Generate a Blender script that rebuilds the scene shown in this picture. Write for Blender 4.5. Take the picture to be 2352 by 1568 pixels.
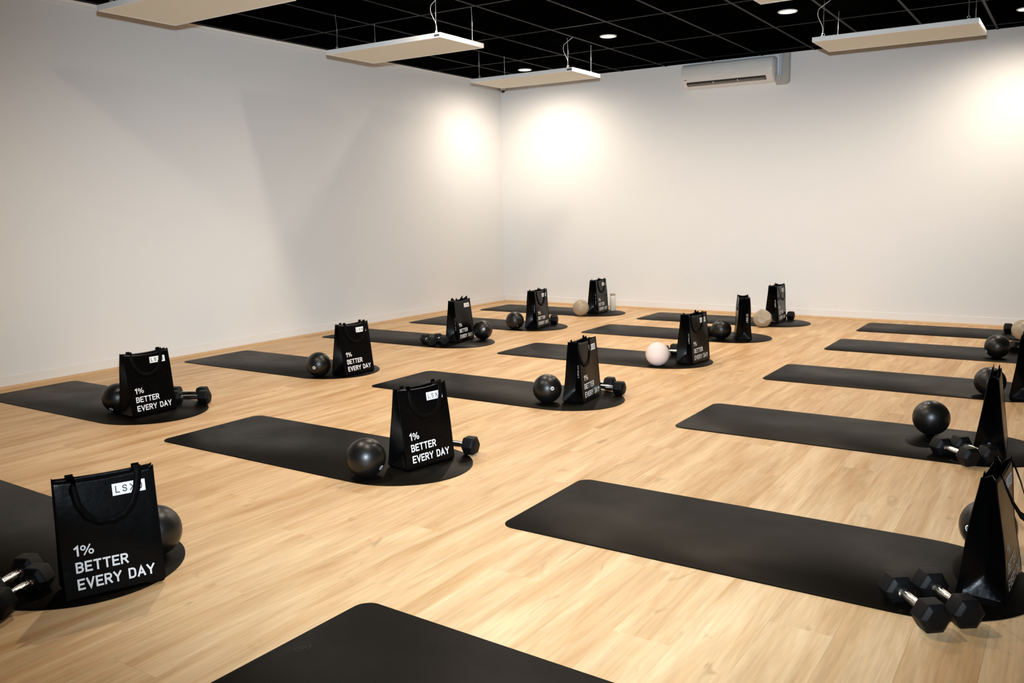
import bpy, bmesh, math, random
from mathutils import Vector, Matrix

# ------------------------------------------------------------------ camera, world, lights, exposure
scene = bpy.context.scene
for o in list(bpy.data.objects):
    bpy.data.objects.remove(o)
COL = scene.collection
F_PX = 1979.55
CAM_POS = Vector((6.43315, -9.60528, 1.22298))
YAW, PITCH, ROLL = (math.radians(a) for a in (-33.3736, 8.7167, -0.9882))


def camera_axes():
    fwd = Vector((math.sin(YAW) * math.cos(PITCH), math.cos(YAW) * math.cos(PITCH), -math.sin(PITCH)))
    right = Vector((math.cos(YAW), -math.sin(YAW), 0))
    up = right.cross(fwd)
    r = math.cos(ROLL) * right + math.sin(ROLL) * up
    u = -math.sin(ROLL) * right + math.cos(ROLL) * up
    return r, u, fwd


AX_R, AX_U, AX_F = camera_axes()
cam_data = bpy.data.cameras.new('camera')
cam_data.sensor_width = 36.0
cam_data.lens = F_PX / 2352 * 36.0
cam_data.clip_start = 0.02
cam_data.clip_end = 60
cam = bpy.data.objects.new('camera', cam_data)
COL.objects.link(cam)
cam.matrix_world = Matrix(((AX_R.x, AX_U.x, -AX_F.x, CAM_POS.x),
                           (AX_R.y, AX_U.y, -AX_F.y, CAM_POS.y),
                           (AX_R.z, AX_U.z, -AX_F.z, CAM_POS.z),
                           (0, 0, 0, 1)))
scene.camera = cam

world = bpy.data.worlds.new('world')
scene.world = world
world.use_nodes = True
world.node_tree.nodes['Background'].inputs[0].default_value = (0.05, 0.05, 0.05, 1)

scene.view_settings.view_transform = 'Standard'
scene.view_settings.look = 'None'
scene.view_settings.gamma = 1.0
scene.view_settings.use_curve_mapping = False
scene.view_settings.exposure = 0.0

DOWNLIGHT_W = 116.0
DOWNLIGHT_RGB = (1.0, 0.87, 0.715)
FLASH_W = 1420.0
FLASH_RGB = (0.74, 0.88, 1.0)

# the photographer's flash, on the hot shoe a hand above the lens
fl = bpy.data.lights.new('camera_flash', 'SPOT')
fl.spot_size = math.radians(86)
fl.spot_blend = 1.0
fl.shadow_soft_size = 0.03
fl.energy = FLASH_W
fl.color = FLASH_RGB
flo = bpy.data.objects.new('camera_flash', fl)
COL.objects.link(flo)
m = cam.matrix_world.copy()
m.translation = CAM_POS + AX_U * 0.19 + AX_F * 0.03
flo.matrix_world = m @ Matrix.Rotation(math.radians(-3), 4, 'Y') @ Matrix.Rotation(math.radians(5), 4, 'X')

# ------------------------------------------------------------------ constants of the room
RX = 6.83          # width
RY = -11.5         # depth (behind the photographer)
H = 2.818          # ceiling grid height
TH = 0.005         # mat thickness


# ------------------------------------------------------------------ helpers
def obj(name, me, mat=None, parent=None, loc=None, rot=None):
    o = bpy.data.objects.new(name, me)
    COL.objects.link(o)
    if mat is not None and me is not None and not me.materials:
        me.materials.append(mat)
    if parent is not None:
        o.parent = parent
    if loc is not None:
        o.location = loc
    if rot is not None:
        o.rotation_euler = rot
    return o


def tag(o, label, cat, group=None):
    o['label'] = label
    o['category'] = cat
    if group:
        o['group'] = group
    return o


def thing(name, label, cat, loc=(0, 0, 0), rz=0.0, group=None):
    o = bpy.data.objects.new(name, None)
    o.empty_display_size = 0.05
    COL.objects.link(o)
    o.location = loc
    o.rotation_euler = (0, 0, rz)
    return tag(o, label, cat, group)


def struct(o):
    o['kind'] = 'structure'
    return o


def bm_mesh(bm, name, smooth=None):
    bmesh.ops.recalc_face_normals(bm, faces=bm.faces)
    me = bpy.data.meshes.new(name)
    bm.to_mesh(me)
    bm.free()
    if smooth is not None:
        for p in me.polygons:
            p.use_smooth = True
        me.set_sharp_from_angle(angle=math.radians(smooth))
    return me


def add_box(bm, x0, x1, y0, y1, z0, z1):
    v = [bm.verts.new(c) for c in ((x0, y0, z0), (x1, y0, z0), (x1, y1, z0), (x0, y1, z0),
                                   (x0, y0, z1), (x1, y0, z1), (x1, y1, z1), (x0, y1, z1))]
    for f in ((0, 3, 2, 1), (4, 5, 6, 7), (0, 1, 5, 4), (1, 2, 6, 5), (2, 3, 7, 6), (3, 0, 4, 7)):
        bm.faces.new([v[i] for i in f])
    return v


def box_mesh(name, x0, x1, y0, y1, z0, z1, bevel=0.0, seg=2):
    bm = bmesh.new()
    add_box(bm, x0, x1, y0, y1, z0, z1)
    if bevel:
        bmesh.ops.bevel(bm, geom=bm.edges[:], offset=bevel, segments=seg, affect='EDGES', profile=0.5)
        return bm_mesh(bm, name, 35)
    return bm_mesh(bm, name)


def loft(bm, rings, closed_ring=True, cap=True):
    """rings: list of lists of coordinates, all of one length."""
    vs = [[bm.verts.new(c) for c in r] for r in rings]
    n = len(vs[0])
    for a, b in zip(vs, vs[1:]):
        for i in range(n if closed_ring else n - 1):
            j = (i + 1) % n
            bm.faces.new((a[i], a[j], b[j], b[i]))
    if cap and closed_ring:
        bm.faces.new(vs[0][::-1])
        bm.faces.new(vs[-1])
    return vs


def lathe(bm, prof, n=24, axis='z', cap=True):
    rings = []
    for r, h in prof:
        ring = []
        for i in range(n):
            a = 2 * math.pi * i / n
            c, s = r * math.cos(a), r * math.sin(a)
            ring.append((c, s, h) if axis == 'z' else (h, c, s))
        rings.append(ring)
    return loft(bm, rings, True, cap)


def tube(bm, pts, r, n=8):
    pts = [Vector(p) for p in pts]
    rings = []
    ref = Vector((0.31, 0.52, 0.79))
    for i, p in enumerate(pts):
        t = (pts[min(i + 1, len(pts) - 1)] - pts[max(i - 1, 0)]).normalized()
        a = t.cross(ref).normalized()
        b = t.cross(a)
        rings.append([p + r * (math.cos(2 * math.pi * k / n) * a + math.sin(2 * math.pi * k / n) * b) for k in range(n)])
    loft(bm, rings)


# ------------------------------------------------------------------ materials
def mat_new(name):
    mt = bpy.data.materials.new(name)
    mt.use_nodes = True
    return mt, mt.node_tree, mt.node_tree.nodes['Principled BSDF']


def N(nt, typ, **kw):
    n = nt.nodes.new(typ)
    for k, v in kw.items():
        if k == 'inp':
            for kk, vv in v.items():
                n.inputs[kk].default_value = vv
        else:
            setattr(n, k, v)
    return n


def math_node(nt, op, a, b=None, c=None):
    n = nt.nodes.new('ShaderNodeMath')
    n.operation = op
    for i, s in enumerate((a, b, c)):
        if s is None:
            continue
        if isinstance(s, (int, float)):
            n.inputs[i].default_value = s
        else:
            nt.links.new(s, n.inputs[i])
    return n.outputs[0]


def mix_rgb(nt, fac, a, b, mode='MIX'):
    n = nt.nodes.new('ShaderNodeMix')
    n.data_type = 'RGBA'
    n.blend_type = mode
    for i, s in ((0, fac), (6, a), (7, b)):
        if isinstance(s, (int, float, tuple)):
            n.inputs[i].default_value = s
        else:
            nt.links.new(s, n.inputs[i])
    return n.outputs[2]


def plain(name, rgb, rough=0.5, spec=0.5, metal=0.0, noise=0.0, nscale=20.0, bump=0.0, bscale=80.0, coat=0.0):
    mt, nt, p = mat_new(name)
    p.inputs['Roughness'].default_value = rough
    p.inputs['Specular IOR Level'].default_value = spec
    p.inputs['Metallic'].default_value = metal
    p.inputs['Coat Weight'].default_value = coat
    tc = N(nt, 'ShaderNodeTexCoord')
    if noise:
        nz = N(nt, 'ShaderNodeTexNoise', inp={'Scale': nscale, 'Detail': 4.0})
        nt.links.new(tc.outputs['Object'], nz.inputs['Vector'])
        lo = tuple(c * (1 - noise) for c in rgb) + (1,)
        hi = tuple(min(1, c * (1 + noise)) for c in rgb) + (1,)
        nt.links.new(mix_rgb(nt, nz.outputs['Fac'], lo, hi), p.inputs['Base Color'])
    else:
        p.inputs['Base Color'].default_value = (*rgb, 1)
    if bump:
        nz = N(nt, 'ShaderNodeTexNoise', inp={'Scale': bscale, 'Detail': 3.0})
        nt.links.new(tc.outputs['Object'], nz.inputs['Vector'])
        b = N(nt, 'ShaderNodeBump', inp={'Strength': bump, 'Distance': 0.01})
        nt.links.new(nz.outputs['Fac'], b.inputs['Height'])
        nt.links.new(b.outputs['Normal'], p.inputs['Normal'])
    return mt


PLANK_W, PLANK_L = 0.185, 1.23


def floor_material():
    mt, nt, p = mat_new('light_oak_plank')
    geo = N(nt, 'ShaderNodeNewGeometry')
    sep = N(nt, 'ShaderNodeSeparateXYZ')
    nt.links.new(geo.outputs['Position'], sep.inputs[0])
    x, y = sep.outputs[0], sep.outputs[1]
    col = math_node(nt, 'FLOOR', math_node(nt, 'DIVIDE', x, PLANK_W))
    off = math_node(nt, 'MULTIPLY', math_node(nt, 'FRACT', math_node(nt, 'MULTIPLY', col, 0.381966)), PLANK_L)
    row = math_node(nt, 'FLOOR', math_node(nt, 'DIVIDE', math_node(nt, 'ADD', y, off), PLANK_L))
    cmb = N(nt, 'ShaderNodeCombineXYZ')
    nt.links.new(col, cmb.inputs[0])
    nt.links.new(row, cmb.inputs[1])
    wn = N(nt, 'ShaderNodeTexWhiteNoise', noise_dimensions='2D')
    nt.links.new(cmb.outputs[0], wn.inputs['Vector'])
    rnd = wn.outputs['Value']

    def grain(sx, sy, zmul, scale, detail, rough=0.55, dist=0.0):
        c = N(nt, 'ShaderNodeCombineXYZ')
        nt.links.new(math_node(nt, 'MULTIPLY', x, sx), c.inputs[0])
        nt.links.new(math_node(nt, 'MULTIPLY', y, sy), c.inputs[1])
        nt.links.new(math_node(nt, 'MULTIPLY', rnd, zmul), c.inputs[2])
        n = N(nt, 'ShaderNodeTexNoise', inp={'Scale': scale, 'Detail': detail, 'Roughness': rough, 'Distortion': dist})
        nt.links.new(c.outputs[0], n.inputs['Vector'])
        return n.outputs['Fac']
    g1 = grain(5.0, 0.55, 37.0, 2.2, 4.0, 0.55, 0.6)      # broad cathedral figure
    g2 = grain(30.0, 1.6, 91.0, 2.5, 3.0, 0.6, 0.3)       # fine grain streaks
    g3 = grain(9.0, 3.6, 53.0, 1.5, 2.0, 0.5, 1.2)        # knots and dark flecks
    r1 = N(nt, 'ShaderNodeValToRGB')
    r1.color_ramp.elements[0].position = 0.30
    r1.color_ramp.elements[0].color = (0.53, 0.305, 0.135, 1)
    r1.color_ramp.elements[1].position = 0.66
    r1.color_ramp.elements[1].color = (0.73, 0.505, 0.285, 1)
    nt.links.new(g1, r1.inputs[0])
    r2 = N(nt, 'ShaderNodeMapRange', inp={'From Min': 0.30, 'From Max': 0.62, 'To Min': 0.86, 'To Max': 1.05})
    nt.links.new(g2, r2.inputs[0])
    c2 = mix_rgb(nt, 1.0, r1.outputs[0], (1, 1, 1, 1), 'MULTIPLY')
    mul = N(nt, 'ShaderNodeVectorMath', operation='SCALE')
    nt.links.new(c2, mul.inputs[0])
    tint = N(nt, 'ShaderNodeMapRange', inp={'From Min': 0.0, 'From Max': 1.0, 'To Min': 0.97, 'To Max': 1.03})
    nt.links.new(rnd, tint.inputs[0])
    nt.links.new(math_node(nt, 'MULTIPLY', r2.outputs[0], tint.outputs[0]), mul.inputs['Scale'])
    r3 = N(nt, 'ShaderNodeMapRange', inp={'From Min': 0.66, 'From Max': 0.78, 'To Min': 0.0, 'To Max': 0.55})
    nt.links.new(g3, r3.inputs[0])
    c3 = mix_rgb(nt, r3.outputs[0], mul.outputs[0], (0.33, 0.19, 0.09, 1))
    nt.links.new(c3, p.inputs['Base Color'])
    p.inputs['Roughness'].default_value = 0.45
    p.inputs['Specular IOR Level'].default_value = 0.18
    b = N(nt, 'ShaderNodeBump', inp={'Strength': 0.06, 'Distance': 0.002})
    nt.links.new(g2, b.inputs['Height'])
    nt.links.new(b.outputs['Normal'], p.inputs['Normal'])
    return mt


def mat_material():
    mt, nt, p = mat_new('black_rubber_mat')
    tc = N(nt, 'ShaderNodeTexCoord')
    oi = N(nt, 'ShaderNodeObjectInfo')
    add = N(nt, 'ShaderNodeVectorMath', operation='ADD')
    nt.links.new(tc.outputs['Object'], add.inputs[0])
    sc = N(nt, 'ShaderNodeVectorMath', operation='SCALE', inp={'Scale': 7.0})
    nt.links.new(oi.outputs['Location'], sc.inputs[0])
    nt.links.new(sc.outputs[0], add.inputs[1])
    nz = N(nt, 'ShaderNodeTexNoise', inp={'Scale': 2.6, 'Detail': 5.0, 'Roughness': 0.55})
    nt.links.new(add.outputs[0], nz.inputs['Vector'])
    rr = N(nt, 'ShaderNodeMapRange', inp={'From Min': 0.3, 'From Max': 0.7, 'To Min': 0.38, 'To Max': 0.52})
    nt.links.new(nz.outputs['Fac'], rr.inputs[0])
    nt.links.new(rr.outputs[0], p.inputs['Roughness'])
    nt.links.new(mix_rgb(nt, nz.outputs['Fac'], (0.0013, 0.0010, 0.0007, 1), (0.0030, 0.0023, 0.0015, 1)), p.inputs['Base Color'])
    p.inputs['Specular IOR Level'].default_value = 0.085
    p.inputs['Specular Tint'].default_value = (1.0, 0.82, 0.60, 1)
    f = N(nt, 'ShaderNodeTexNoise', inp={'Scale': 420.0, 'Detail': 1.0})
    nt.links.new(tc.outputs['Object'], f.inputs['Vector'])
    b = N(nt, 'ShaderNodeBump', inp={'Strength': 0.10, 'Distance': 0.001})
    nt.links.new(f.outputs['Fac'], b.inputs['Height'])
    nt.links.new(b.outputs['Normal'], p.inputs['Normal'])
    return mt


def chrome_material():
    mt, nt, p = mat_new('knurled_chrome')
    p.inputs['Base Color'].default_value = (0.86, 0.84, 0.80, 1)
    p.inputs['Metallic'].default_value = 1.0
    p.inputs['Roughness'].default_value = 0.16
    tc = N(nt, 'ShaderNodeTexCoord')
    ck = N(nt, 'ShaderNodeTexVoronoi', inp={'Scale': 420.0})
    nt.links.new(tc.outputs['Object'], ck.inputs['Vector'])
    b = N(nt, 'ShaderNodeBump', inp={'Strength': 0.25, 'Distance': 0.001})
    nt.links.new(ck.outputs['Distance'], b.inputs['Height'])
    nt.links.new(b.outputs['Normal'], p.inputs['Normal'])
    return mt


def emit(name, rgb, strength):
    mt, nt, p = mat_new(name)
    p.inputs['Base Color'].default_value = (0.9, 0.9, 0.9, 1)
    p.inputs['Emission Color'].default_value = (*rgb, 1)
    p.inputs['Emission Strength'].default_value = strength
    return mt


M = {
    'wall': plain('white_wall_paint', (0.80, 0.79, 0.775), 0.75, 0.3, noise=0.012, nscale=3.0, bump=0.02, bscale=140),
    'charcoal': plain('charcoal_wall_paint', (0.03, 0.03, 0.032), 0.7, 0.3, noise=0.05, nscale=3.0),
    'skirt': plain('white_gloss_paint', (0.80, 0.785, 0.76), 0.45, 0.4, noise=0.01, nscale=5),
    'quad': plain('pine_beading', (0.60, 0.385, 0.20), 0.45, 0.4, noise=0.12, nscale=18),
    'floor': floor_material(),
    'floor_base': plain('floor_underlay', (0.12, 0.08, 0.05), 0.8),
    'tile': plain('black_ceiling_tile', (0.001, 0.001, 0.001), 0.95, 0.0, noise=0.25, nscale=60),
    'grid': plain('black_grid_metal', (0.0055, 0.0053, 0.005), 0.55, 0.12, noise=0.1),
    'trimw': plain('white_wall_angle', (0.78, 0.77, 0.75), 0.5, 0.4, noise=0.01),
    'mat': mat_material(),
    'matmark': plain('mat_engraving', (0.004, 0.004, 0.0035), 0.6, 0.3, noise=0.1),
    'bag': plain('black_laminated_fabric', (0.0010, 0.00105, 0.0012), 0.27, 0.14, noise=0.2, bump=0.10, bscale=28),
    'strap': plain('black_webbing', (0.0008, 0.0008, 0.0009), 0.6, 0.06, noise=0.2, nscale=90, bump=0.1, bscale=300),
    'print': plain('white_screen_print', (0.80, 0.79, 0.78), 0.5, 0.3, noise=0.02),
    'inkblack': plain('black_print_ink', (0.008, 0.008, 0.009), 0.5, 0.3, noise=0.1),
    'ballblack': plain('black_pearl_vinyl', (0.0042, 0.0035, 0.0028), 0.37, 0.45, noise=0.15, nscale=60, bump=0.05, bscale=300),
    'ballgold': plain('champagne_pearl_vinyl', (0.35, 0.285, 0.195), 0.36, 0.5, noise=0.12, nscale=12, bump=0.04, bscale=60),
    'ballpink': plain('pale_pink_vinyl', (0.74, 0.62, 0.575), 0.6, 0.3, noise=0.02),
    'plug': plain('white_plug', (0.75, 0.75, 0.73), 0.5, noise=0.02),
    'rubber': plain('black_rubber_head', (0.0016, 0.0016, 0.0018), 0.55, 0.2, noise=0.15, nscale=70, bump=0.08, bscale=260),
    'chrome': chrome_material(),
    'heatw': plain('white_powder_coat', (0.80, 0.79, 0.77), 0.4, 0.4, noise=0.01),
    'heatface': plain('cream_heater_face', (0.77, 0.775, 0.69), 0.6, 0.3, noise=0.03, nscale=160, bump=0.15, bscale=300),
    'wire': plain('steel_wire', (0.62, 0.61, 0.58), 0.35, 0.5, metal=0.85, noise=0.05),
    'cable': plain('white_cable', (0.72, 0.70, 0.67), 0.5, noise=0.03),
    'label': plain('dark_rating_label', (0.05, 0.05, 0.055), 0.4, noise=0.4, nscale=400),
    'acw': plain('air_conditioner_plastic', (0.77, 0.75, 0.71), 0.16, 0.5, noise=0.01, coat=0.3),
    'acdark': plain('outlet_dark', (0.012, 0.012, 0.012), 0.6, noise=0.1),
    'aclouver': plain('grey_louver', (0.33, 0.31, 0.28), 0.35, noise=0.05),
    'duct': plain('grey_pipe_cover', (0.46, 0.445, 0.40), 0.35, 0.5, noise=0.02),
    'pipe': plain('blue_grey_pipe_wrap', (0.52, 0.57, 0.66), 0.5, noise=0.03),
    'camw': plain('camera_white_plastic', (0.74, 0.73, 0.71), 0.4, noise=0.01),
    'camglass': plain('camera_dark_dome', (0.004, 0.004, 0.004), 0.12, 0.6, noise=0.1),
    'bottle': plain('cream_enamel_bottle', (0.74, 0.71, 0.62), 0.35, 0.5, noise=0.02),
    'bottlecap': plain('tan_bottle_cap', (0.42, 0.30, 0.23), 0.5, noise=0.05),
    'ring': plain('white_light_trim', (0.75, 0.74, 0.72), 0.4, noise=0.01),
    'lens': emit('downlight_lens', (1.0, 0.93, 0.80), 9.0),
}

# ------------------------------------------------------------------ the room shell
WT = 0.15
struct(obj('wall_left', box_mesh('wall_left', -WT, 0, RY - WT, WT, -0.1, H + 0.35), M['wall']))
struct(obj('wall_back', box_mesh('wall_back', 0, RX, 0, WT, -0.1, H + 0.35), M['wall']))
struct(obj('wall_right', box_mesh('wall_right', RX, RX + WT, RY - WT, WT, -0.1, H + 0.35), M['charcoal']))
struct(obj('wall_front', box_mesh('wall_front', 0, RX, RY - WT, RY, -0.1, H + 0.35), M['charcoal']))

# floor: base slab + planks running along the left wall
floor = struct(obj('floor', box_mesh('floor', 0, RX, RY, 0, -0.1, -0.009), M['floor_base']))


def project(p):
    d = Vector(p) - CAM_POS
    c = d.dot(AX_F)
    if c < 0.1:
        return None
    return 1176 + F_PX * d.dot(AX_R) / c, 784 - F_PX * d.dot(AX_U) / c, c


GAP = 0.00015
plank_cache = {}


def plank_mesh(w, l):
    key = (round(w, 4), round(l, 4))
    if key not in plank_cache:
        bm = bmesh.new()
        b = 0.0002
        rings = []
        for z, i in ((-0.009, 0), (-b, 0), (0.0, b)):
            rings.append([(GAP + i, GAP + i, z), (w - GAP - i, GAP + i, z), (w - GAP - i, l - GAP - i, z), (GAP + i, l - GAP - i, z)])
        loft(bm, rings)
        plank_cache[key] = bm_mesh(bm, 'plank')
    return plank_cache[key]


planks = []
ncol = int(math.ceil(RX / PLANK_W))
for c in range(ncol):
    x0 = c * PLANK_W
    w = min(PLANK_W, RX - x0)
    off = ((c * 0.381966) % 1.0) * PLANK_L
    r0 = int(math.floor((RY + off) / PLANK_L))
    r = r0
    while True:
        y0 = r * PLANK_L - off
        y1 = y0 + PLANK_L
        if y0 >= -1e-6:
            break
        ya, yb = max(y0, RY), min(y1, 0.0)
        if yb - ya > 0.004:
            pts = [project((x0 + w * a, ya + (yb - ya) * b, 0)) for a in (0, .5, 1) for b in (0, .25, .5, .75, 1)]
            vis = [q for q in pts if q and 0 <= q[0] <= 2352 and 0 <= q[1] <= 1568]
            size = (len(vis) / 15.0) / (min(q[2] for q in vis) ** 2.5) if vis else 0
            planks.append((size, x0, ya, w, yb - ya))
        r += 1
planks.sort(reverse=True)
rest = bmesh.new()
for i, (size, x0, ya, w, l) in enumerate(planks):
    if i < 290 and size > 0:
        obj('plank', plank_mesh(w, l), M['floor'], floor, (x0, ya, 0))
    else:
        add_box(rest, x0 + GAP, x0 + w - GAP, ya + GAP, ya + l - GAP, -0.009, 0)
rest_o = obj('plank_remainder', bm_mesh(rest, 'plank_remainder'), M['floor'], floor)
rest_o['kind'] = 'stuff'

# painted skirting and the pine quad beading in front of it
SK = 0.092
struct(obj('baseboard_left', box_mesh('baseboard_left', 0, 0.006, RY, 0, 0, SK, 0.0015, 1), M['skirt']))
struct(obj('baseboard_back', box_mesh('baseboard_back', 0.006, RX, -0.006, 0, 0, SK, 0.0015, 1), M['skirt']))
struct(obj('baseboard_right', box_mesh('baseboard_right', RX - 0.006, RX, RY, -0.006, 0, SK, 0.0015, 1), M['skirt']))


def quad_trim(name, p0, p1, inward):
    bm = bmesh.new()
    r = 0.017
    prof = [(0.006, 0.0)] + [(0.006 + r * math.cos(a), 0.004 + r * math.sin(a)) for a in [math.pi / 2 * k / 6 for k in range(7)]]
    prof = [(0.006, 0.0), (0.006 + r, 0.0)] + prof[1:]
    p0, p1, inward = Vector(p0), Vector(p1), Vector(inward)
    loft(bm, [[p + inward * a + Vector((0, 0, b)) for a, b in prof] for p in (p0, p1)])
    return struct(obj(name, bm_mesh(bm, name, 40), M['quad']))


quad_trim('trim_1', (0, RY, 0), (0, -0.0, 0), (1, 0, 0))
quad_trim('trim_2', (0.0, 0, 0), (RX, 0, 0), (0, -1, 0))
quad_trim('trim_3', (RX, RY, 0), (RX, -0.0, 0), (-1, 0, 0))

# ceiling: slab, black tiles, T-bars, white wall angle along the left wall
ceiling = struct(obj('ceiling', box_mesh('ceiling', 0, RX, RY, 0, H + 0.25, H + 0.35), M['tile']))
GX = [0.0] + [0.0695 + 0.5575 * k for k in range(0, 13)]
GX = [g for g in GX if g < RX - 0.03] + [RX]
GY = [0.0, -0.26]
while GY[-1] - 1.17 > RY + 0.05:
    GY.append(GY[-1] - 1.17)
GY.append(RY)
tile_cache = {}


def tile_mesh(w, l):
    key = (round(w, 3), round(l, 3))
    if key not in tile_cache:
        bm = bmesh.new()
        z0, z1, b = 0.003, 0.016, 0.004
        loft(bm, [[(0, 0, z1), (w, 0, z1), (w, l, z1), (0, l, z1)],
                  [(0, 0, z0 + b), (w, 0, z0 + b), (w, l, z0 + b), (0, l, z0 + b)],
                  [(b, b, z0), (w - b, b, z0), (w - b, l - b, z0), (b, l - b, z0)]])
        tile_cache[key] = bm_mesh(bm, 'ceiling_tile')
    return tile_cache[key]


for i in range(len(GX) - 1):
    for j in range(len(GY) - 1):
        x0, x1, y1, y0 = GX[i], GX[i + 1], GY[j], GY[j + 1]
        e = 0.0005
        obj('ceiling_tile', tile_mesh(x1 - x0 - 2 * e, y1 - y0 - 2 * e), M['tile'], ceiling, (x0 + e, y0 + e, H))
BW = 0.0105
for g in GX[1:-1]:
    obj('grid_bar', box_mesh('grid_bar', g - BW, g + BW, RY, 0, H - 0.0015, H + 0.0025), M['grid'], ceiling)
for g in GY[1:-1]:
    obj('grid_bar', box_mesh('grid_bar', 0, RX, g - BW, g + BW, H - 0.001, H + 0.0025), M['grid'], ceiling)
bm = bmesh.new()
add_box(bm, 0, 0.022, RY, 0, H - 0.002, H + 0.002)
add_box(bm, 0, 0.004, RY, 0, H - 0.034, H - 0.002)
struct(obj('trim_4', bm_mesh(bm, 'trim_4'), M['trimw']))

# ------------------------------------------------------------------ downlights
bm = bmesh.new()
lathe(bm, [(0.064, 0.002), (0.080, 0.002), (0.080, -0.003), (0.077, -0.006), (0.066, -0.006), (0.064, -0.002), (0.064, 0.002)], 32, cap=False)
ring_me = bm_mesh(bm, 'trim_ring', 40)
bm = bmesh.new()
lathe(bm, [(0.064, 0.002), (0.064, -0.002), (0.058, -0.0028)], 32)
lens_me = bm_mesh(bm, 'lens')
lamp = bpy.data.lights.new('downlight_lamp', 'SPOT')
lamp.spot_size = math.radians(179)
lamp.spot_blend = 1.0
lamp.shadow_soft_size = 0.028
lamp.energy = DOWNLIGHT_W
lamp.color = DOWNLIGHT_RGB
GC = lambda k: 0.0695 + 0.5575 * (k + 0.5)
LX = [GC(1), GC(4), GC(7), GC(10)]
LIGHTS = [(LX[0], -0.845, 'round ceiling downlight in the corner tile above the security camera'),
          (LX[3], -0.845, 'round ceiling downlight by the air conditioner wall, past the far heater panel'),
          (LX[1], -2.015, 'round ceiling downlight beside the heater panel nearest the corner camera'),
          (LX[2], -2.015, 'round ceiling downlight between the air conditioner and a heater panel tip')]
for y, w in ((-4.355, 'level with the middle heater panels'), (-6.695, 'farthest from the air conditioner wall')):
    for k in (1, 2):
        LIGHTS.append((LX[k], y, 'round ceiling downlight in the %s light row, %s' % (('blank-wall-side', 'outer')[k - 1], w)))
for x, y, lab in LIGHTS:
    t = thing('downlight', lab, 'light', (x, y, H + 0.001), 0, 'recessed ceiling downlights')
    obj('trim_ring', ring_me, M['ring'], t)
    obj('lens', lens_me, M['lens'], t)
    lo = bpy.data.objects.new('downlight_lamp', lamp)
    COL.objects.link(lo)
    lo.location = (x, y, H - 0.036)

# ------------------------------------------------------------------ suspended heater panels
PW, PL, PT = 1.18, 0.565, 0.036


def heater(x0, y0, label, face_dir=1, cord=True, seed=0):
    """x0,y0: near-left corner; bottom face at z=2.5"""
    rnd = random.Random(seed)
    zb = 2.5
    t = thing('heater_panel', label, 'heater', (x0, y0, zb), 0, 'suspended radiant heater panels')
    bm = bmesh.new()
    rim = 0.013
    o4 = lambda i, z: [(i, i, z), (PW - i, i, z), (PW - i, PL - i, z), (i, PL - i, z)]
    loft(bm, [o4(rim, 0.003), o4(rim, 0.0), o4(0.0015, 0.0), o4(0, 0.0015), o4(0, PT - 0.0015), o4(0.0015, PT), o4(0.02, PT)], True, True)
    obj('frame', bm_mesh(bm, 'frame'), M['heatw'], t)
    obj('heater_face', box_mesh('heater_face', rim, PW - rim, rim, PL - rim, 0.0015, 0.0032), M['heatface'], t)
    spots = [(0.075, 0.05), (PW - 0.075, 0.05), (0.075, PL - 0.05), (PW - 0.075, PL - 0.05)]
    for (sx, sy) in spots:
        bm = bmesh.new()
        tube(bm, [(sx, sy, PT - 0.001), (sx, sy, PT + 0.012)], 0.003, 8)
        pts = [(sx + 0.009 * math.cos(a), sy, PT + 0.020 + 0.009 * math.sin(a)) for a in [2 * math.pi * k / 14 - math.pi / 2 for k in range(15)]]
        tube(bm, pts, 0.0024, 6)
        obj('eye_bolt', bm_mesh(bm, 'eye_bolt', 50), M['wire'], t)
        bm = bmesh.new()
        ztop = H - zb - 0.002
        z0 = PT + 0.026
        pts = [(sx, sy, z0), (sx + rnd.uniform(-.004, .004), sy + rnd.uniform(-.004, .004), z0 + (ztop - z0) * .5), (sx + rnd.uniform(-.006, .006), sy, ztop)]
        tube(bm, pts, 0.0018, 6)
        # crimp sleeve half way up
        tube(bm, [(pts[1][0], pts[1][1], pts[1][2] - .02), (pts[1][0], pts[1][1], pts[1][2] + .012)], 0.0032, 6)
        obj('suspension_wire', bm_mesh(bm, 'suspension_wire', 50), M['wire'], t)
    if cord:
        sx, sy = spots[1] if cord == 1 else spots[0] if cord == 2 else spots[3]
        bm = bmesh.new()
        ztop = H - zb - 0.002
        p = []
        for k in range(15):
            u = k / 14
            p.append((sx - 0.03 + 0.02 * math.sin(u * 7.0) + (0.06 * max(0, u - .8) * 5), sy + 0.012 + 0.012 * math.cos(u * 5), PT + u * (ztop - PT)))
        tube(bm, p, 0.0022, 8)
        obj('power_cord', bm_mesh(bm, 'power_cord', 50), M['cable'], t)
    if face_dir:
        obj('rating_label', box_mesh('rating_label', PW - 0.058, PW - 0.008, -0.0006, 0.001, 0.010, 0.026), M['label'], t)
    return t


heater(1.155, -6.275, 'white suspended heater panel above the side wall, farthest from the corner camera', 0, 2, 1)
heater(1.155, -4.285, 'middle white suspended heater panel of the row above the blank side wall', 1, 1, 2)
heater(1.140, -2.250, 'white suspended heater panel hanging nearest the corner security camera', 1, 1, 3)
heater(4.530, -2.290, 'white suspended heater panel with grey cable beside the air conditioner wall', 0, 2, 4)
heater(4.600, -4.405, 'white heater panel hanging behind the one beside the air conditioner wall', 0, 2, 5)

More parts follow.
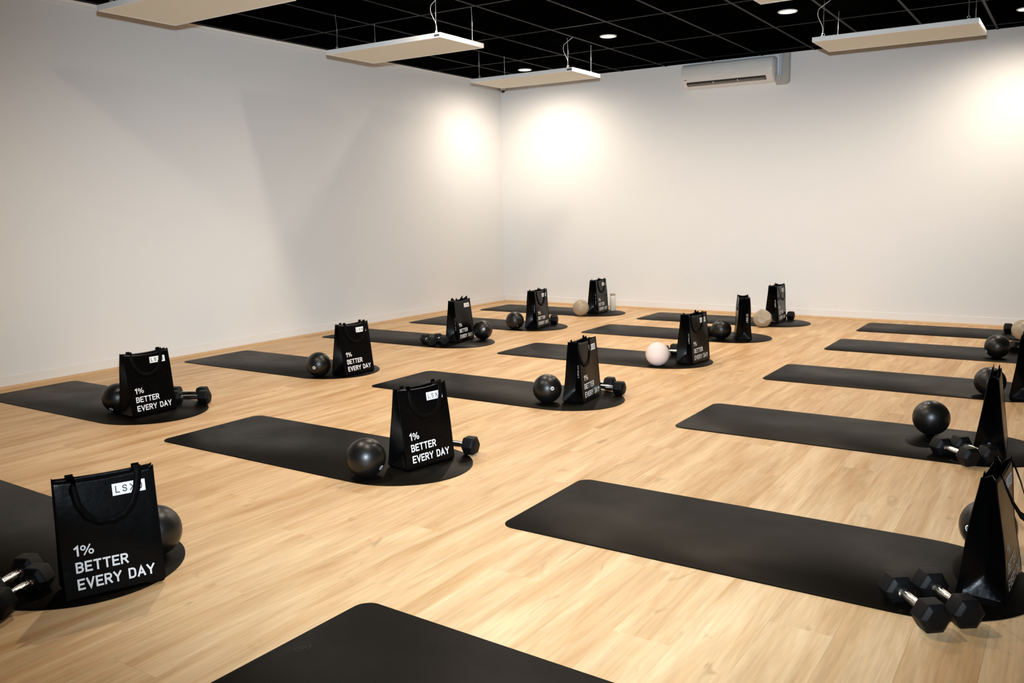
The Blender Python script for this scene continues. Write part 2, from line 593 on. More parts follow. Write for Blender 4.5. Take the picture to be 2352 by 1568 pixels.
# ------------------------------------------------------------------ air conditioner and its pipe cover
AX0, AX1 = 2.565, 3.585
AZB = 2.525
ac = thing('air_conditioner', 'white wall-mounted split air conditioner high on the back wall', 'air conditioner', (AX0, 0, AZB))
AW = AX1 - AX0
prof = [(0.0, 0.0), (-0.06, 0.0), (-0.125, 0.016), (-0.165, 0.045), (-0.190, 0.085), (-0.200, 0.13), (-0.198, 0.19), (-0.188, 0.235), (-0.165, 0.252), (-0.10, 0.258), (0.0, 0.258)]


def prof_at(z):
    for (ya, za), (yb, zb) in zip(prof[1:], prof[2:]):
        if za <= z <= zb:
            return ya + (yb - ya) * (z - za) / (zb - za + 1e-9)
    return -0.2


bm = bmesh.new()
rings = []
for x, s in ((0.0, 0.93), (0.006, 0.975), (0.016, 1.0), (AW - 0.016, 1.0), (AW - 0.006, 0.975), (AW, 0.93)):
    rings.append([(x, y * s, 0.13 + (z - 0.13) * (0.5 + 0.5 * s)) for y, z in prof])
loft(bm, rings)
obj('body', bm_mesh(bm, 'body', 50), M['acw'], ac)


def ac_patch(name, x0, x1, z0, z1, out, mt, n=6):
    bm = bmesh.new()
    rings = []
    for k in range(n + 1):
        z = z0 + (z1 - z0) * k / n
        y = prof_at(z)
        rings.append([(x0, y - out, z), (x1, y - out, z), (x1, y + 0.004, z), (x0, y + 0.004, z)])
    loft(bm, rings)
    return obj(name, bm_mesh(bm, name), mt, ac)


ac_patch('air_outlet', 0.055, AW - 0.075, 0.022, 0.062, 0.0012, M['acdark'])
lv = ac_patch('louver', 0.065, AW - 0.085, 0.026, 0.032, 0.006, M['aclouver'], 2)
ac_patch('louver', 0.065, AW - 0.085, 0.037, 0.041, 0.004, M['aclouver'], 2)
for fx in (0.35, 0.62):
    ac_patch('louver_hinge', AW * fx, AW * fx + 0.008, 0.026, 0.050, 0.005, M['acw'], 3)
ac_patch('brand_mark', 0.030, 0.066, 0.083, 0.089, 0.0006, M['label'], 2)
for k, dx in enumerate((0.0, 0.03)):
    ac_patch('screw_cover', (0.008, AW - 0.05)[k], (0.016, AW - 0.042)[k], 0.150, 0.157, 0.001, M['plug'], 2)

pc = thing('pipe_cover', 'grey-white pipe cover rising from the air conditioner side to the ceiling', 'pipe cover', (3.617, 0, 2.495))
bm = bmesh.new()
# vertical trunk with a rounded elbow at the bottom
out = []
for a in range(0, 7):
    t = -math.pi / 2 + (math.pi / 2) * a / 6
    out.append((0.066 + 0.04 * math.cos(t), 0.04 + 0.04 * math.sin(t)))
shape = [(-0.03, 0.0)] + out + [(0.106, H - 2.495 - 0.003), (0.035, H - 2.495 - 0.003), (0.035, 0.095), (-0.03, 0.095)]
loft(bm, [[(x, 0.0, z) for x, z in shape], [(x, -0.062, z) for x, z in shape], [(x * 0.97 + 0.002, -0.07, z * 0.98 + 0.002) for x, z in shape]])
obj('cover', bm_mesh(bm, 'cover', 40), M['duct'], pc)
obj('cover_joint', box_mesh('cover_joint', 0.033, 0.108, -0.072, -0.001, 0.118, 0.126, 0.001, 1), M['duct'], pc)
bm = bmesh.new()
tube(bm, [(0.010, -0.035, 0.09), (0.010, -0.035, H - 2.495 - 0.003)], 0.017, 12)
obj('wrapped_pipe', bm_mesh(bm, 'wrapped_pipe', 60), M['pipe'], pc)

# ------------------------------------------------------------------ security camera in the corner
sc_ = thing('security_camera', 'small white security camera with dark dome in the ceiling corner', 'camera', (0.078, -0.066, 2.732))
bm = bmesh.new()
lathe(bm, [(0.0, 0.068), (0.034, 0.068), (0.036, 0.030), (0.033, 0.010), (0.0285, 0.004)], 24)
obj('housing', bm_mesh(bm, 'housing', 40), M['camw'], sc_)
bm = bmesh.new()
bmesh.ops.create_uvsphere(bm, u_segments=24, v_segments=16, radius=0.027)
obj('dome', bm_mesh(bm, 'dome', 80), M['camglass'], sc_)
bm = bmesh.new()
loft(bm, [[(-0.078, 0.066, 0.068), (-0.03, -0.03 + 0.0, 0.068), (0.03, 0.03, 0.068)],
          [(-0.078, 0.066, -0.03), (-0.040, 0.005, 0.010), (0.0, 0.045, 0.010)]])
obj('corner_bracket', bm_mesh(bm, 'corner_bracket'), M['camw'], sc_)

# ------------------------------------------------------------------ yoga mats
MATL, MATW = 1.80, 0.68


def mat_outline():
    pts = []
    r = 0.055
    for cx, cy, a0 in ((r, -MATW + r, math.pi), (1.43, -MATW / 2, -math.pi / 2), (r, -r, math.pi / 2)):
        if cx > 1:
            for k in range(33):
                a = -math.pi / 2 + math.pi * k / 32
                pts.append((cx + (MATL - cx) * math.cos(a), cy + MATW / 2 * math.sin(a)))
        else:
            for k in range(9):
                a = a0 + math.pi / 2 * k / 8
                pts.append((cx + r * math.cos(a), cy + r * math.sin(a)))
    return pts


def inset(pts, d):
    cx, cy = MATL / 2, -MATW / 2
    res = []
    n = len(pts)
    for i, p in enumerate(pts):
        a, b = Vector(pts[i - 1]), Vector(pts[(i + 1) % n])
        t = (b - a).normalized()
        nrm = Vector((-t.y, t.x))
        res.append((p[0] + nrm.x * d, p[1] + nrm.y * d))
    return res


OUT = mat_outline()
bm = bmesh.new()
loft(bm, [[(x, y, z) for x, y in inset(OUT, d)] for z, d in ((0, 0.001), (0.001, 0), (TH - 0.0012, 0), (TH, 0.0015))])
mat_me = bm_mesh(bm, 'mat_sheet', 50)
bm = bmesh.new()
NS = 28
for r0, r1 in ((0.0215, 0.0240),):
    a = [bm.verts.new((r0 * math.cos(2 * math.pi * k / NS), r0 * math.sin(2 * math.pi * k / NS), 0)) for k in range(NS)]
    b = [bm.verts.new((r1 * math.cos(2 * math.pi * k / NS), r1 * math.sin(2 * math.pi * k / NS), 0)) for k in range(NS)]
    for k in range(NS):
        bm.faces.new((a[k], b[k], b[(k + 1) % NS], a[(k + 1) % NS]))
for k, (off, ln) in enumerate(((-0.008, 0.011), (0.0, 0.015), (0.008, 0.011))):
    vs = [bm.verts.new((off + w + 0.3 * l, l, 0)) for w, l in ((-.0022, -ln), (.0022, -ln), (.0022, ln), (-.0022, ln))]
    bm.faces.new(vs)
mark_me = bm_mesh(bm, 'maker_mark')
ORD = {5: 'nearest the air conditioner wall', 4: 'second from the air conditioner wall', 3: 'third from the air conditioner wall',
       2: 'fourth from the air conditioner wall', 1: 'fifth from the air conditioner wall', 0: 'farthest from the air conditioner wall'}
ROWN = {'A': 'row along the blank side wall', 'B': 'middle row', 'C': 'row farthest from the blank wall'}
SHORT = {'A': 'blank-wall row', 'B': 'middle row', 'C': 'outer row'}
SORD = {5: 'back', 4: 'second', 3: 'third', 2: 'fourth', 1: 'fifth', 0: 'front'}
MATS = {'A1': (0.161, -6.085, 0), 'A2': (0.184, -4.489, -.13), 'A3': (0.18, -2.907, .5), 'A4': (0.252, -1.653, .26), 'A5': (0.274, -0.317, .08),
        'B0': (2.12, -7.658, -1.2), 'B1': (2.287, -6.154, -.24), 'B2': (2.289, -4.489, -.03), 'B3': (2.289, -2.914, .36), 'B4': (2.321, -1.477, .6), 'B5': (2.369, -.287, .4),
        'C0': (4.612, -7.708, -1.6), 'C1': (4.606, -6.2645, .166), 'C2': (4.588, -4.506, .09), 'C3': (4.601, -2.942, -.03), 'C4': (4.664, -1.45, .03), 'C5': (4.667, -.205, .01)}
for k, (x, y, a) in MATS.items():
    r, i = k[0], int(k[1])
    if r == 'A' and i == 1:
        word = 'farthest from the air conditioner wall'
    else:
        word = ORD[i]
    t = thing('yoga_mat', 'black round-ended exercise mat, %s, in %s' % (word, {'A': 'blank-wall row', 'B': 'middle row', 'C': 'outer row'}[r]), 'mat',
              (x, y, 0), math.radians(a), 'black exercise mats laid out on the floor')
    obj('mat_sheet', mat_me, M['mat'], t)
    obj('maker_mark', mark_me, M['matmark'], t, (0.062, -MATW / 2 + 0.02, TH + 0.0003), (0, 0, 0))

# ------------------------------------------------------------------ stroke lettering
def arc(cx, cy, rx, ry, a0, a1, n=6):
    return [(cx + rx * math.cos(math.radians(a0 + (a1 - a0) * k / n)), cy + ry * math.sin(math.radians(a0 + (a1 - a0) * k / n))) for k in range(n + 1)]


G = {
    'L': (0.50, [[(0, 1), (0, 0), (.5, 0)]]),
    'E': (0.54, [[(.54, 1), (0, 1), (0, 0), (.54, 0)], [(0, .51), (.46, .51)]]),
    'T': (0.60, [[(0, 1), (.6, 1)], [(.3, .93), (.3, 0)]]),
    'H': (0.56, [[(0, 0), (0, 1)], [(.56, 0), (.56, 1)], [(0, .5), (.56, .5)]]),
    'I': (0.02, [[(0, 0), (0, 1)]]),
    'B': (0.58, [[(0, .5), (0, 1), (.32, 1)] + arc(.32, .76, .24, .24, 80, -90) + [(0, .52)], [(0, .52), (.32, .52)] + arc(.32, .26, .26, .26, 80, -90) + [(0, 0), (0, .6)]]),
    'R': (0.58, [[(0, 0), (0, 1), (.32, 1)] + arc(.32, .74, .25, .26, 80, -90) + [(0, .48)], [(.28, .48), (.58, 0)]]),
    'V': (0.62, [[(0, 1), (.31, 0), (.62, 1)]]),
    'Y': (0.64, [[(0, 1), (.32, .44), (.64, 1)], [(.32, .44), (.32, 0)]]),
    'D': (0.58, [[(0, .5), (0, 1), (.28, 1)] + arc(.28, .70, .30, .30, 80, 0) + arc(.28, .30, .30, .30, 0, -80) + [(.28, 0), (0, 0), (0, .55)]]),
    'A': (0.66, [[(0, 0), (.33, 1), (.66, 0)], [(.12, .30), (.54, .30)]]),
    'S': (0.54, [[(.54, .80)] + arc(.27, .76, .27, .24, 20, 180) + arc(.27, .74, .27, .22, 190, 250, 3) + arc(.27, .26, .27, .26, 75, 0, 4) + arc(.27, .24, .27, .24, -10, -170, 8)]),
    'K': (0.58, [[(0, 0), (0, 1)], [(.56, 1), (0, .38)], [(.18, .56), (.58, 0)]]),
    'C': (0.56, [arc(.28, .70, .28, .30, 15, 180) + arc(.28, .30, .28, .30, 180, 345)]),
    'O': (0.58, [arc(.29, .70, .29, .30, 0, 180) + arc(.29, .30, .29, .30, 180, 360) + [(.58, .70), (.58, .75)]]),
    '1': (0.28, [[(0, .80), (.26, 1), (.26, 0)]]),
    '%': (1.16, [[(.30, 0), (.86, 1)], arc(.20, .76, .20, .24, 0, 368, 14), arc(.96, .24, .20, .24, 0, 368, 14)]),
    '.': (0.06, [[(0.03, .0), (0.03, .04)]]),
    ' ': (0.26, []),
}
G['MK'] = (0.58, [[(.58 - x, y) for x, y in pl] for pl in G['K'][1]])    # the logo's mirrored K


def strip(pts, w, step=None):
    """flat ribbon of width w along a 2-D polyline -> (verts, quads)"""
    P = [Vector(p) for p in pts]
    P = [p for i, p in enumerate(P) if i == 0 or (p - P[i - 1]).length > 1e-6]
    if step:
        Q = [P[0]]
        for a, b in zip(P, P[1:]):
            n = max(1, int(math.ceil((b - a).length / step)))
            for k in range(1, n + 1):
                Q.append(a.lerp(b, k / n))
        P = Q
    L, Rr = [], []
    n = len(P)
    for i in range(n):
        if i == 0:
            d = (P[1] - P[0]).normalized()
            m_, s = Vector((-d.y, d.x)), 1.0
        elif i == n - 1:
            d = (P[-1] - P[-2]).normalized()
            m_, s = Vector((-d.y, d.x)), 1.0
        else:
            d0, d1 = (P[i] - P[i - 1]).normalized(), (P[i + 1] - P[i]).normalized()
            n0, n1 = Vector((-d0.y, d0.x)), Vector((-d1.y, d1.x))
            m_ = (n0 + n1)
            if m_.length < 0.2:
                m_ = n0
            m_.normalize()
            s = min(1.0 / max(0.25, m_.dot(n0)), 2.4)
        L.append(P[i] + m_ * s * w / 2)
        Rr.append(P[i] - m_ * s * w / 2)
    return L, Rr


def text_strips(txt, size, track, weight):
    """list of (L,R) strips in plane coordinates, baseline at y=0, cap height = size"""
    w = weight * size
    x = w / 2
    out = []
    i = 0
    while i < len(txt):
        ch = txt[i]
        if ch == '{':           # {MK}
            j = txt.index('}', i)
            ch = txt[i + 1:j]
            i = j
        adv, strokes = G[ch]
        sw = w * 0.72 if ch == '%' else w
        for pl in strokes:
            q = [(x + px * size * (1 - weight * 0.5), w / 2 + py * (size - w)) for px, py in pl]
            # square ends
            a, b = Vector(q[0]), Vector(q[1])
            e = (a - b).normalized() * w * 0.5
            c_, d_ = Vector(q[-1]), Vector(q[-2])
            f = (c_ - d_).normalized() * w * 0.5
            q = [tuple(a + e)] + q[1:-1] + [tuple(c_ + f)]
            out.append(strip(q, sw, size * 0.35))
        x += adv * size * (1 - weight * 0.5) + w + track * size
        i += 1
    return out, x - track * size - w / 2


def strips_to_bm(bm, strips, fn):
    for L, Rr in strips:
        a = [bm.verts.new(fn(p.x, p.y)) for p in L]
        b = [bm.verts.new(fn(p.x, p.y)) for p in Rr]
        for k in range(len(a) - 1):
            try:
                bm.faces.new((b[k], b[k + 1], a[k + 1], a[k]))
            except ValueError:
                pass


# ------------------------------------------------------------------ tote bags
BWID, BDEP, BHEI = 0.300, 0.145, 0.388


class BagShape:
    def __init__(self, dtop, seed, lean=0.0, crumple=1.0, sag=0.012):
        self.dt, self.lean, self.cr, self.sag = dtop, lean, crumple, sag
        r = random.Random(seed)
        self.w = [(r.uniform(6, 24), r.uniform(4, 18), r.uniform(0, 6.3), r.uniform(.4, 1)) for _ in range(5)]

    def d(self, z):
        t = min(1.05, max(0, z / BHEI))
        return BDEP / 2 * (1 - t) + self.dt / 2 * t

    def noise(self, x, z, ph=0.0):
        s = sum(a * math.sin(fx * x + fz * z + p + ph) for fx, fz, p, a in self.w) / 5
        t = min(1.0, max(0, z / BHEI))
        return self.cr * 0.0080 * s * (0.25 + math.sin(math.pi * min(1, t * 1.02)))

    def front(self, x, z, out=0.0, side=-1):
        """point on the front (side=-1) or back (side=+1) panel"""
        return Vector((x, side * (self.d(z) + out) + self.noise(x, z, 0 if side < 0 else 2.2) * 1.0 + self.lean * z, z))

    def gus(self, z):
        d = self.d(z)
        return 0.004 + 0.92 * math.sqrt(max(0.0, (BDEP / 2) ** 2 - d * d))

    def sidept(self, s, z, sgn=-1, out=0.0):
        ha = 0.078
        k = max(0.0, 1 - z / ha)
        ins = self.gus(max(z, ha)) * (1 - max(abs(s), k)) if z < ha else self.gus(z) * (1 - abs(s))
        nz = self.noise(s * 0.1, z, 1.3) * (1 - abs(s)) * 0.6
        yf = self.front(sgn * BWID / 2, z).y
        yb = self.front(sgn * BWID / 2, z, 0, 1).y
        y = yf + (yb - yf) * (s + 1) / 2
        return Vector((sgn * (BWID / 2 - ins + out) + nz, y, z))


def make_bag(x, y, deg, label, dtop=0.04, seed=1, strap='hang', sshift=0.0, side_text='LSKD.CO', lean=0.0, crumple=1.0, bulge=0.0, z=TH + 0.0015):
    S = BagShape(dtop, seed, lean, crumple)
    t = thing('tote_bag', label, 'bag', (x, y, z), math.radians(deg), 'black slogan tote bags on the mats')
    rnd = random.Random(seed * 7 + 1)
    # ---- fabric body
    bm = bmesh.new()
    xs = [-BWID / 2 + BWID * k / 24 for k in range(25)]
    ss = [-1 + 2 * k / 8 for k in range(1, 8)]
    zs = [0.0, 0.010] + [0.078 * k / 5 for k in range(1, 6)] + [0.078 + (BHEI - 0.078) * k / 22 for k in range(1, 23)]
    rings = []
    sagw = rnd.uniform(.008, .016)
    for zi in zs:
        ring = []
        tt = zi / BHEI
        for xx in xs:
            zz = zi - tt ** 3 * sagw * (1 - (2 * xx / BWID) ** 2)
            ring.append(S.front(xx, zz))
        for s in ss:
            zz = zi - tt ** 3 * 0.004 * (1 - s * s)
            ring.append(S.sidept(s, zz, 1))
        for xx in reversed(xs):
            zz = zi - tt ** 3 * sagw * 0.7 * (1 - (2 * xx / BWID) ** 2)
            ring.append(S.front(xx, zz, 0, 1))
        for s in reversed(ss):
            zz = zi - tt ** 3 * 0.004 * (1 - s * s)
            ring.append(S.sidept(s, zz, -1))
        if zi == 0.0:
            ring = [Vector((p.x * 0.965, p.y * 0.93, 0.0)) for p in ring]
        rings.append(ring)
    vs = [[bm.verts.new(c) for c in r] for r in rings]
    n = len(vs[0])
    for a, b in zip(vs, vs[1:]):
        for i in range(n):
            j = (i + 1) % n
            bm.faces.new((a[i], a[j], b[j], b[i]))
    bm.faces.new(vs[0][::-1])
    me = bm_mesh(bm, 'fabric_body', 24)
    o = obj('fabric_body', me, M['bag'], t)
    so = o.modifiers.new('thickness', 'SOLIDIFY')
    so.thickness = 0.0012
    so.offset = -1
    # ---- bound edges
    for sgn in (-1, 1):
        for sd in (-1, 1):
            bm = bmesh.new()
            tube(bm, [S.front(sgn * BWID / 2, 0.012 + (BHEI - 0.010) * k / 12, 0.0, sd) for k in range(13)], 0.0019, 6)
            obj('edge_binding', bm_mesh(bm, 'edge_binding', 60), M['strap'], t)
    # ---- slogan
    pr = []
    for txt, zb in (('1%', 0.1395), ('BETTER', 0.086), ('EVERY DAY', 0.033)):
        st, wd = text_strips(txt, 0.0345, 0.11, 0.175)
        pr += [([Vector((p.x, p.y + zb)) for p in L], [Vector((p.x, p.y + zb)) for p in R_]) for L, R_ in st]
    bm = bmesh.new()
    strips_to_bm(bm, pr, lambda u, v: S.front(-0.113 + u * 0.955, v, 0.0018))
    obj('slogan_print', bm_mesh(bm, 'slogan_print'), M['print'], t)
    # ---- logo box
    lx0, lx1, lz0, lz1 = 0.018, 0.120, 0.311, 0.349
    bm = bmesh.new()
    g = [[bm.verts.new(S.front(lx0 + (lx1 - lx0) * i / 10, lz0 + (lz1 - lz0) * j / 4, 0.0018)) for i in range(11)] for j in range(5)]
    for j in range(4):
        for i in range(10):
            bm.faces.new((g[j][i], g[j][i + 1], g[j + 1][i + 1], g[j + 1][i]))
    lg = obj('logo_print', bm_mesh(bm, 'logo_print'), M['print'], t)
    st, wd = text_strips('LS{MK}D', 0.0225, 0.36, 0.14)
    bm = bmesh.new()
    strips_to_bm(bm, st, lambda u, v: S.front(lx0 + 0.5 * (lx1 - lx0 - wd) + u, lz0 + 0.0078 + v, 0.0025))
    obj('logo_letters', bm_mesh(bm, 'logo_letters'), M['inkblack'], lg)
    # ---- side lettering, climbing the gusset
    st, wd = text_strips(side_text, 0.0135 if len(side_text) < 9 else 0.0105, 0.26, 0.13)
    bm = bmesh.new()

    def sfn(u, v):
        zz = (0.162 if len(side_text) < 9 else 0.105) + u
        return S.sidept(-0.62 + v / 0.0135 * 0.30, zz, -1, 0.0015)
    strips_to_bm(bm, st, sfn)
    obj('side_print', bm_mesh(bm, 'side_print'), M['print'], t)
    # ---- webbing handles
    for sd in (-1, 1):
        a = 0.100
        if strap == 'hang':
            drop = 0.150 + rnd.uniform(-.008, .008) if sd < 0 else 0.12
            path = [(-a, BHEI - 0.012), (-a, BHEI + 0.007), (-a * 0.98, BHEI - 0.03), (-a * .88, BHEI - drop * .55), (-a * .66, BHEI - drop * .83),
                    (-a * .3, BHEI - drop * .98), (a * .1, BHEI - drop), (a * .45, BHEI - drop * .93), (a * .75, BHEI - drop * .72), (a * .93, BHEI - drop * .42),
                    (a, BHEI - 0.02), (a, BHEI + 0.010), (a, BHEI - 0.012)]
            outs = [-0.004, 0.001, 0.003, 0.0035, 0.0035, 0.0035, 0.0035, 0.0035, 0.0035, 0.0035, 0.003, 0.001, -0.004]
            if bulge and sd < 0:
                outs = [o_ + bulge * math.sin(math.pi * k / 12) ** 2 for k, o_ in enumerate(outs)]
            sh = sshift if sd < 0 else 0
            path = [(px + sh, pz) for px, pz in path]
        else:
            path = [(-a, BHEI - 0.03), (-a, BHEI + 0.004), (-a * .93, BHEI + 0.009), (-a * .72, BHEI - .004), (-a * .3, BHEI - .05), (a * .3, BHEI - .05),
                    (a * .6, BHEI - .010), (a * .85, BHEI + 0.006), (a, BHEI + 0.010), (a, BHEI - 0.03)]
            outs = [-0.004, -0.004, -0.006, -0.010, -0.012, -0.012, -0.010, -0.008, -0.004, -0.004]
        bm = bmesh.new()
        L, Rr = strip(path, 0.024)
        va, vb = [], []
        for k, (p, q) in enumerate(zip(L, Rr)):
            va.append(bm.verts.new(S.front(p.x, p.y, outs[k], sd)))
            vb.append(bm.verts.new(S.front(q.x, q.y, outs[k], sd)))
        for k in range(len(va) - 1):
            bm.faces.new((va[k], va[k + 1], vb[k + 1], vb[k]))
        me = bm_mesh(bm, 'handle', 60)
        ho = obj('handle', me, M['strap'], t)
        so = ho.modifiers.new('thickness', 'SOLIDIFY')
        so.thickness = 0.0014
        so.offset = 0
    return t


def where(k):
    r, i = k[0], int(k[1])
    if k == 'A1':
        return 'blank-wall mat farthest from the air conditioner wall'
    return {'A': 'blank-wall-row', 'B': 'middle-row', 'C': 'outer-row'}[r] + ' mat ' + ORD[i]


BAGS = {
    'A1': (1.626, -6.455, 88, dict(dtop=.03, seed=3, sshift=-.004)),
    'A2': (1.843, -4.851, 87, dict(dtop=.03, seed=4, sshift=.012, lean=.0)),
    'A3': (1.579, -3.129, 97, dict(dtop=.06, seed=5, strap='in', side_text='CHASE THE VIBE')),
    'A4': (1.751, -2.005, 96, dict(dtop=.075, seed=6, sshift=-.008)),
    'A5': (1.725, -0.603, 94, dict(dtop=.07, seed=7, sshift=.004, side_text='CHASE THE VIBE')),
    'B0': (3.806, -8.066, 68, dict(dtop=.03, seed=8, sshift=.0, crumple=1.5)),
    'B1': (3.812, -6.445, 80, dict(dtop=.03, seed=9, sshift=.012)),
    'B2': (3.808, -4.805, 96, dict(dtop=.065, seed=10, sshift=-.060, crumple=1.3)),
    'B3': (3.929, -3.201, 85, dict(dtop=.07, seed=11, sshift=-.022)),
    'B4': (3.870, -1.818, 112, dict(dtop=.09, seed=12)),
    'B5': (3.796, -0.531, 91, dict(dtop=.085, seed=13, sshift=-.012, bulge=.02)),
    'C1': (6.262, -6.581, 86, dict(dtop=.04, seed=14, bulge=.055)),
    'C2': (6.130, -4.862, 92, dict(dtop=.04, seed=15, strap='in')),
    'C3': (6.200, -3.370, 90, dict(dtop=.06, seed=16)),
    'C5': (6.140, -0.600, 84, dict(dtop=.06, seed=17, bulge=.03)),
}
for k, (x, y, d, kw) in BAGS.items():
    make_bag(x, y, d, 'black tote bag with white slogan, on ' + where(k), **kw)

# ------------------------------------------------------------------ exercise balls
BR = 0.092
bm = bmesh.new()
bmesh.ops.create_uvsphere(bm, u_segments=48, v_segments=32, radius=BR)
for v in bm.verts:
    if v.co.z < -BR * 0.975:
        v.co.z = -BR * 0.975
ball_me = bm_mesh(bm, 'ball_shell', 80)


def sphere_decal(bm, strips, nrm, spin, r):
    n = Vector(nrm).normalized()
    a = n.orthogonal().normalized()
    b = n.cross(a)
    c, s = math.cos(spin), math.sin(spin)
    u, w = a * c + b * s, -a * s + b * c
    strips_to_bm(bm, strips, lambda x, y: (n * r + u * x + w * y).normalized() * r)


def make_ball(x, y, label, mat, logo=None, valve=None, dent=None, z=TH):
    t = thing('exercise_ball', label, 'ball', (x, y, z), 0, 'small exercise balls on the mats')
    cz = BR * 0.975
    me = ball_me
    if dent:
        bm = bmesh.new()
        bmesh.ops.create_uvsphere(bm, u_segments=64, v_segments=40, radius=BR)
        for v in bm.verts:
            p = v.co.copy()
            for nv, depth, cup in dent:
                n = Vector(nv).normalized()
                dd = p.dot(n) - BR * depth
                if dd > 0:
                    p -= n * dd * (1.0 + cup)
            if p.z < -BR * 0.93:
                p.z = -BR * 0.93
            v.co = p
        me = bm_mesh(bm, 'ball_shell', 40)
        cz = BR * 0.93
    obj('ball_shell', me.copy() if False else me, None, t, (0, 0, cz))
    t.children[0].data = me if me.materials else me
    sh = t.children[0]
    if not me.materials:
        me.materials.append(mat)
    if me.materials[0] != mat:
        nm = me.copy()
        nm.materials.clear()
        nm.materials.append(mat)
        sh.data = nm
    if logo:
        bm = bmesh.new()
        r = BR + 0.0006
        ring = strip([(0.0098 * math.cos(2 * math.pi * k / 24), 0.0098 * math.sin(2 * math.pi * k / 24)) for k in range(25)], 0.0042)
        sphere_decal(bm, [ring], logo, 0.6, r)
        lo_ = obj('ball_logo', bm_mesh(bm, 'ball_logo'), M['print'], t, (0, 0, cz))
        bm = bmesh.new()
        bars = [strip([(o_, -l), (o_ + .001, 0), (o_, l)], 0.0016) for o_, l in ((-.0034, .0022), (0, .0042), (.0034, .0022))]
        sphere_decal(bm, bars, logo, 0.9, r)
        obj('logo_bars', bm_mesh(bm, 'logo_bars'), M['print'], lo_)
    if valve:
        bm = bmesh.new()
        n = Vector(valve).normalized()
        lathe(bm, [(0.0036, -0.001), (0.0036, 0.0008), (0.0024, 0.0014)], 14)
        bmesh.ops.rotate(bm, verts=bm.verts, matrix=Vector((0, 0, 1)).rotation_difference(n).to_matrix(), cent=(0, 0, 0))
        bmesh.ops.translate(bm, verts=bm.verts, vec=n * BR)
        obj('valve_plug', bm_mesh(bm, 'valve_plug'), M['plug'], t, (0, 0, cz))
    return t


BALLS = {
    'A1': (1.440, -6.540, dict(logo=(.30, -.72, -.62))),
    'A2': (1.700, -5.070, dict(logo=(.394, -.913, -.106))),
    'A3': (1.735, -2.975, dict(logo=(.658, -.722, .213))),
    'A4': (1.632, -2.255, dict(valve=(.675, -.518, -.525))),
    'A5': (1.700, -.975, dict()),
    'B0': (3.700, -7.828, dict()),
    'B1': (3.725, -6.745, dict(logo=(.901, .118, -.417))),
    'B2': (3.665, -5.005, dict(logo=(.77, -.608, .193))),
    'B3': (3.748, -3.481, dict()),
    'B4': (3.715, -1.965, dict(valve=(.15, -.45, .88))),
    'B5': (3.794, -.985, dict()),
    'C1': (6.230, -6.275, dict(logo=(-.603, -.797, .038))),
    'C2': (5.836, -4.676, dict(valve=(-.108, -.379, .919))),
    'C3': (6.015, -3.480, dict(valve=(.057, -.258, .964))),
    'C4': (5.944, -1.936, dict(logo=(-.776, -.468, -.424))),
    'C5': (6.064, -.850, dict(valve=(-.2, -.75, .6))),
}
for k, (x, y, kw) in BALLS.items():
    if k == 'B3':
        make_ball(x, y, 'pale pink exercise ball on the middle-row mat beside a tote bag', M['ballpink'], **kw)
    elif k == 'A5':
        make_ball(x, y, 'champagne exercise ball beside the bag with the cream bottle', M['ballgold'], **kw)
    elif k == 'C5':
        make_ball(x, y, 'champagne exercise ball on ' + where(k), M['ballgold'], **kw)
    elif k == 'B5':
        make_ball(x, y, 'half-deflated dented champagne ball on ' + where(k), M['ballgold'],
                  dent=[((.55, -.42, .80), .60, .30), ((-.55, -.25, .80), .84, .0), ((.25, -.97, .02), .87, .15), ((.95, .1, .15), .90, .0)], **kw)
    else:
        make_ball(x, y, 'glossy black exercise ball on ' + where(k), M['ballblack'], **kw)

# ------------------------------------------------------------------ dumbbells
HR = 0.0495          # hexagon corner radius
HA = HR * math.cos(math.pi / 6)
HL = 0.074
DC = 0.185           # distance between head centres


def hex_ring(x, r):
    return [(x, r * math.cos(math.pi / 3 * k), r * math.sin(math.pi / 3 * k)) for k in range(6)]


bm = bmesh.new()
loft(bm, [hex_ring(-HL / 2, HR * .66), hex_ring(-HL / 2 + .010, HR * .96), hex_ring(-HL / 2 + .016, HR), hex_ring(HL / 2 - .016, HR), hex_ring(HL / 2 - .010, HR * .96), hex_ring(HL / 2, HR * .66)])
bmesh.ops.bevel(bm, geom=[e for e in bm.edges], offset=0.0022, segments=2, affect='EDGES', profile=0.6)
head_me = bm_mesh(bm, 'head', 25)
bm = bmesh.new()
hp = []
half = DC / 2 - HL / 2 + 0.004
for x, r in ((-half, .0150), (-half + .008, .0150), (-half + .010, .0112), (-half + .017, .0112), (-half + .019, .0140), (-.012, .0150), (.012, .0150), (half - .019, .0140), (half - .017, .0112), (half - .010, .0112), (half - .008, .0150), (half, .0150)):
    hp.append((r, x))
lathe(bm, hp, 20, axis='x')
handle_me = bm_mesh(bm, 'grip', 35)


def make_dumbbell(ax, ay, ang, label, z=TH, first=True, roll=0):
    """ax,ay: centre of the first head; ang: direction towards the other head"""
    a = math.radians(ang)
    cx, cy = ax + math.cos(a) * DC / 2, ay + math.sin(a) * DC / 2
    t = thing('dumbbell', label, 'dumbbell', (cx, cy, z), a, 'black hex dumbbells with chrome grips')
    for s in (-1, 1):
        obj('head', head_me, M['rubber'], t, (s * DC / 2, 0, HA))
    obj('grip', handle_me, M['chrome'], t, (0, 0, HA))
    return t


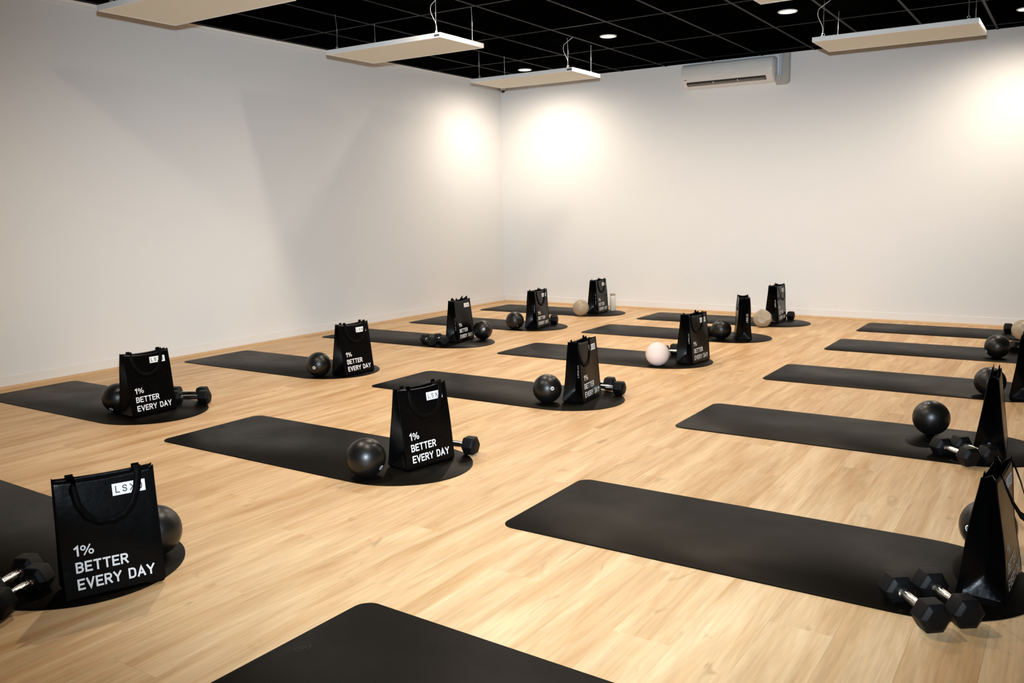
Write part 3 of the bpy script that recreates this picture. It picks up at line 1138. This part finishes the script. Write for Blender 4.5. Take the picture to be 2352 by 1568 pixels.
DB = [
    ('C1', 6.030, -6.858, -51, 'black hex dumbbell lying farther from the bag on ', TH),
    ('C1', 6.113, -6.775, -53, 'black hex dumbbell lying against the bag on ', TH),
    ('C2', 5.933, -5.058, -45, 'black hex dumbbell lying farther from the bag on ', TH),
    ('C2', 6.008, -4.982, -45, 'black hex dumbbell lying against the bag on ', TH),
    ('B0', 3.630, -8.222, -63, 'black hex dumbbell lying nearer the bag on ', TH),
    ('B0', 3.515, -8.195, -63, 'black hex dumbbell lying away from the bag on ', TH),
    ('B1', 3.925, -6.195, 186, 'black hex dumbbell sticking out behind the bag on ', TH),
    ('B2', 3.960, -4.575, 186, 'black hex dumbbell poking out past the bag on ', TH),
    ('B2', 3.838, -4.472, 186, 'black hex dumbbell tucked behind the bag on ', TH),
    ('A1', 1.725, -6.115, 212, 'black hex dumbbell overhanging the edge of ', TH),
    ('A1', 1.615, -6.045, 208, 'black hex dumbbell lying behind its twin at ', TH),
    ('A3', 1.403, -3.431, -33, 'black hex dumbbell lying away from the bag on ', TH),
    ('A3', 1.485, -3.345, -36, 'black hex dumbbell lying against the bag on ', TH),
    ('A4', 1.800, -1.750, 190, 'black hex dumbbell lying behind the bag on ', TH),
    ('A4', 1.735, -1.640, 190, 'black hex dumbbell tucked behind another on ', TH),
    ('B3', 3.665, -2.935, 5, 'black hex dumbbell lying behind another on ', TH),
    ('B3', 3.622, -3.055, 8, 'black hex dumbbell with its grip showing on ', TH),
    ('B4', 3.545, -1.780, 70, 'black hex dumbbell peeking out behind the ball on ', TH),
    ('B5', 3.892, -.310, 181, 'black hex dumbbell peeking out behind the bag on ', TH),
    ('C5', 5.925, -.405, 10, 'black hex dumbbell half hidden behind the ball on ', TH),
    ('C4', 6.045, -1.560, -40, 'black hex dumbbell half hidden behind the ball on ', TH),
]
for k, x, y, a, lab, z in DB:
    w = where(k)
    w = w.replace('air conditioner wall', 'AC wall') if len((lab + w).split()) > 16 else w
    make_dumbbell(x, y, a, lab + w, z)

# ------------------------------------------------------------------ water bottle
bt = thing('water_bottle', 'cream water bottle with tan lid beside a bag near the room corner', 'bottle', (1.802, -0.370, TH))
bm = bmesh.new()
lathe(bm, [(0.033, 0), (0.0355, 0.003), (0.0358, 0.155), (0.034, 0.168), (0.0295, 0.176), (0.0295, 0.184)], 28)
obj('flask', bm_mesh(bm, 'flask', 40), M['bottle'], bt)
bm = bmesh.new()
lathe(bm, [(0.031, 0.182), (0.0325, 0.184), (0.0325, 0.199), (0.031, 0.201)], 28)
obj('lid', bm_mesh(bm, 'lid', 40), M['bottlecap'], bt)
bm = bmesh.new()
tube(bm, [(-.022, 0, .199)] + [(.022 * math.cos(a), 0, .201 + .010 * math.sin(a)) for a in [math.pi - math.pi * k / 8 for k in range(9)]] + [(.022, 0, .199)], 0.003, 8)
obj('carry_loop', bm_mesh(bm, 'carry_loop', 60), M['bottle'], bt)
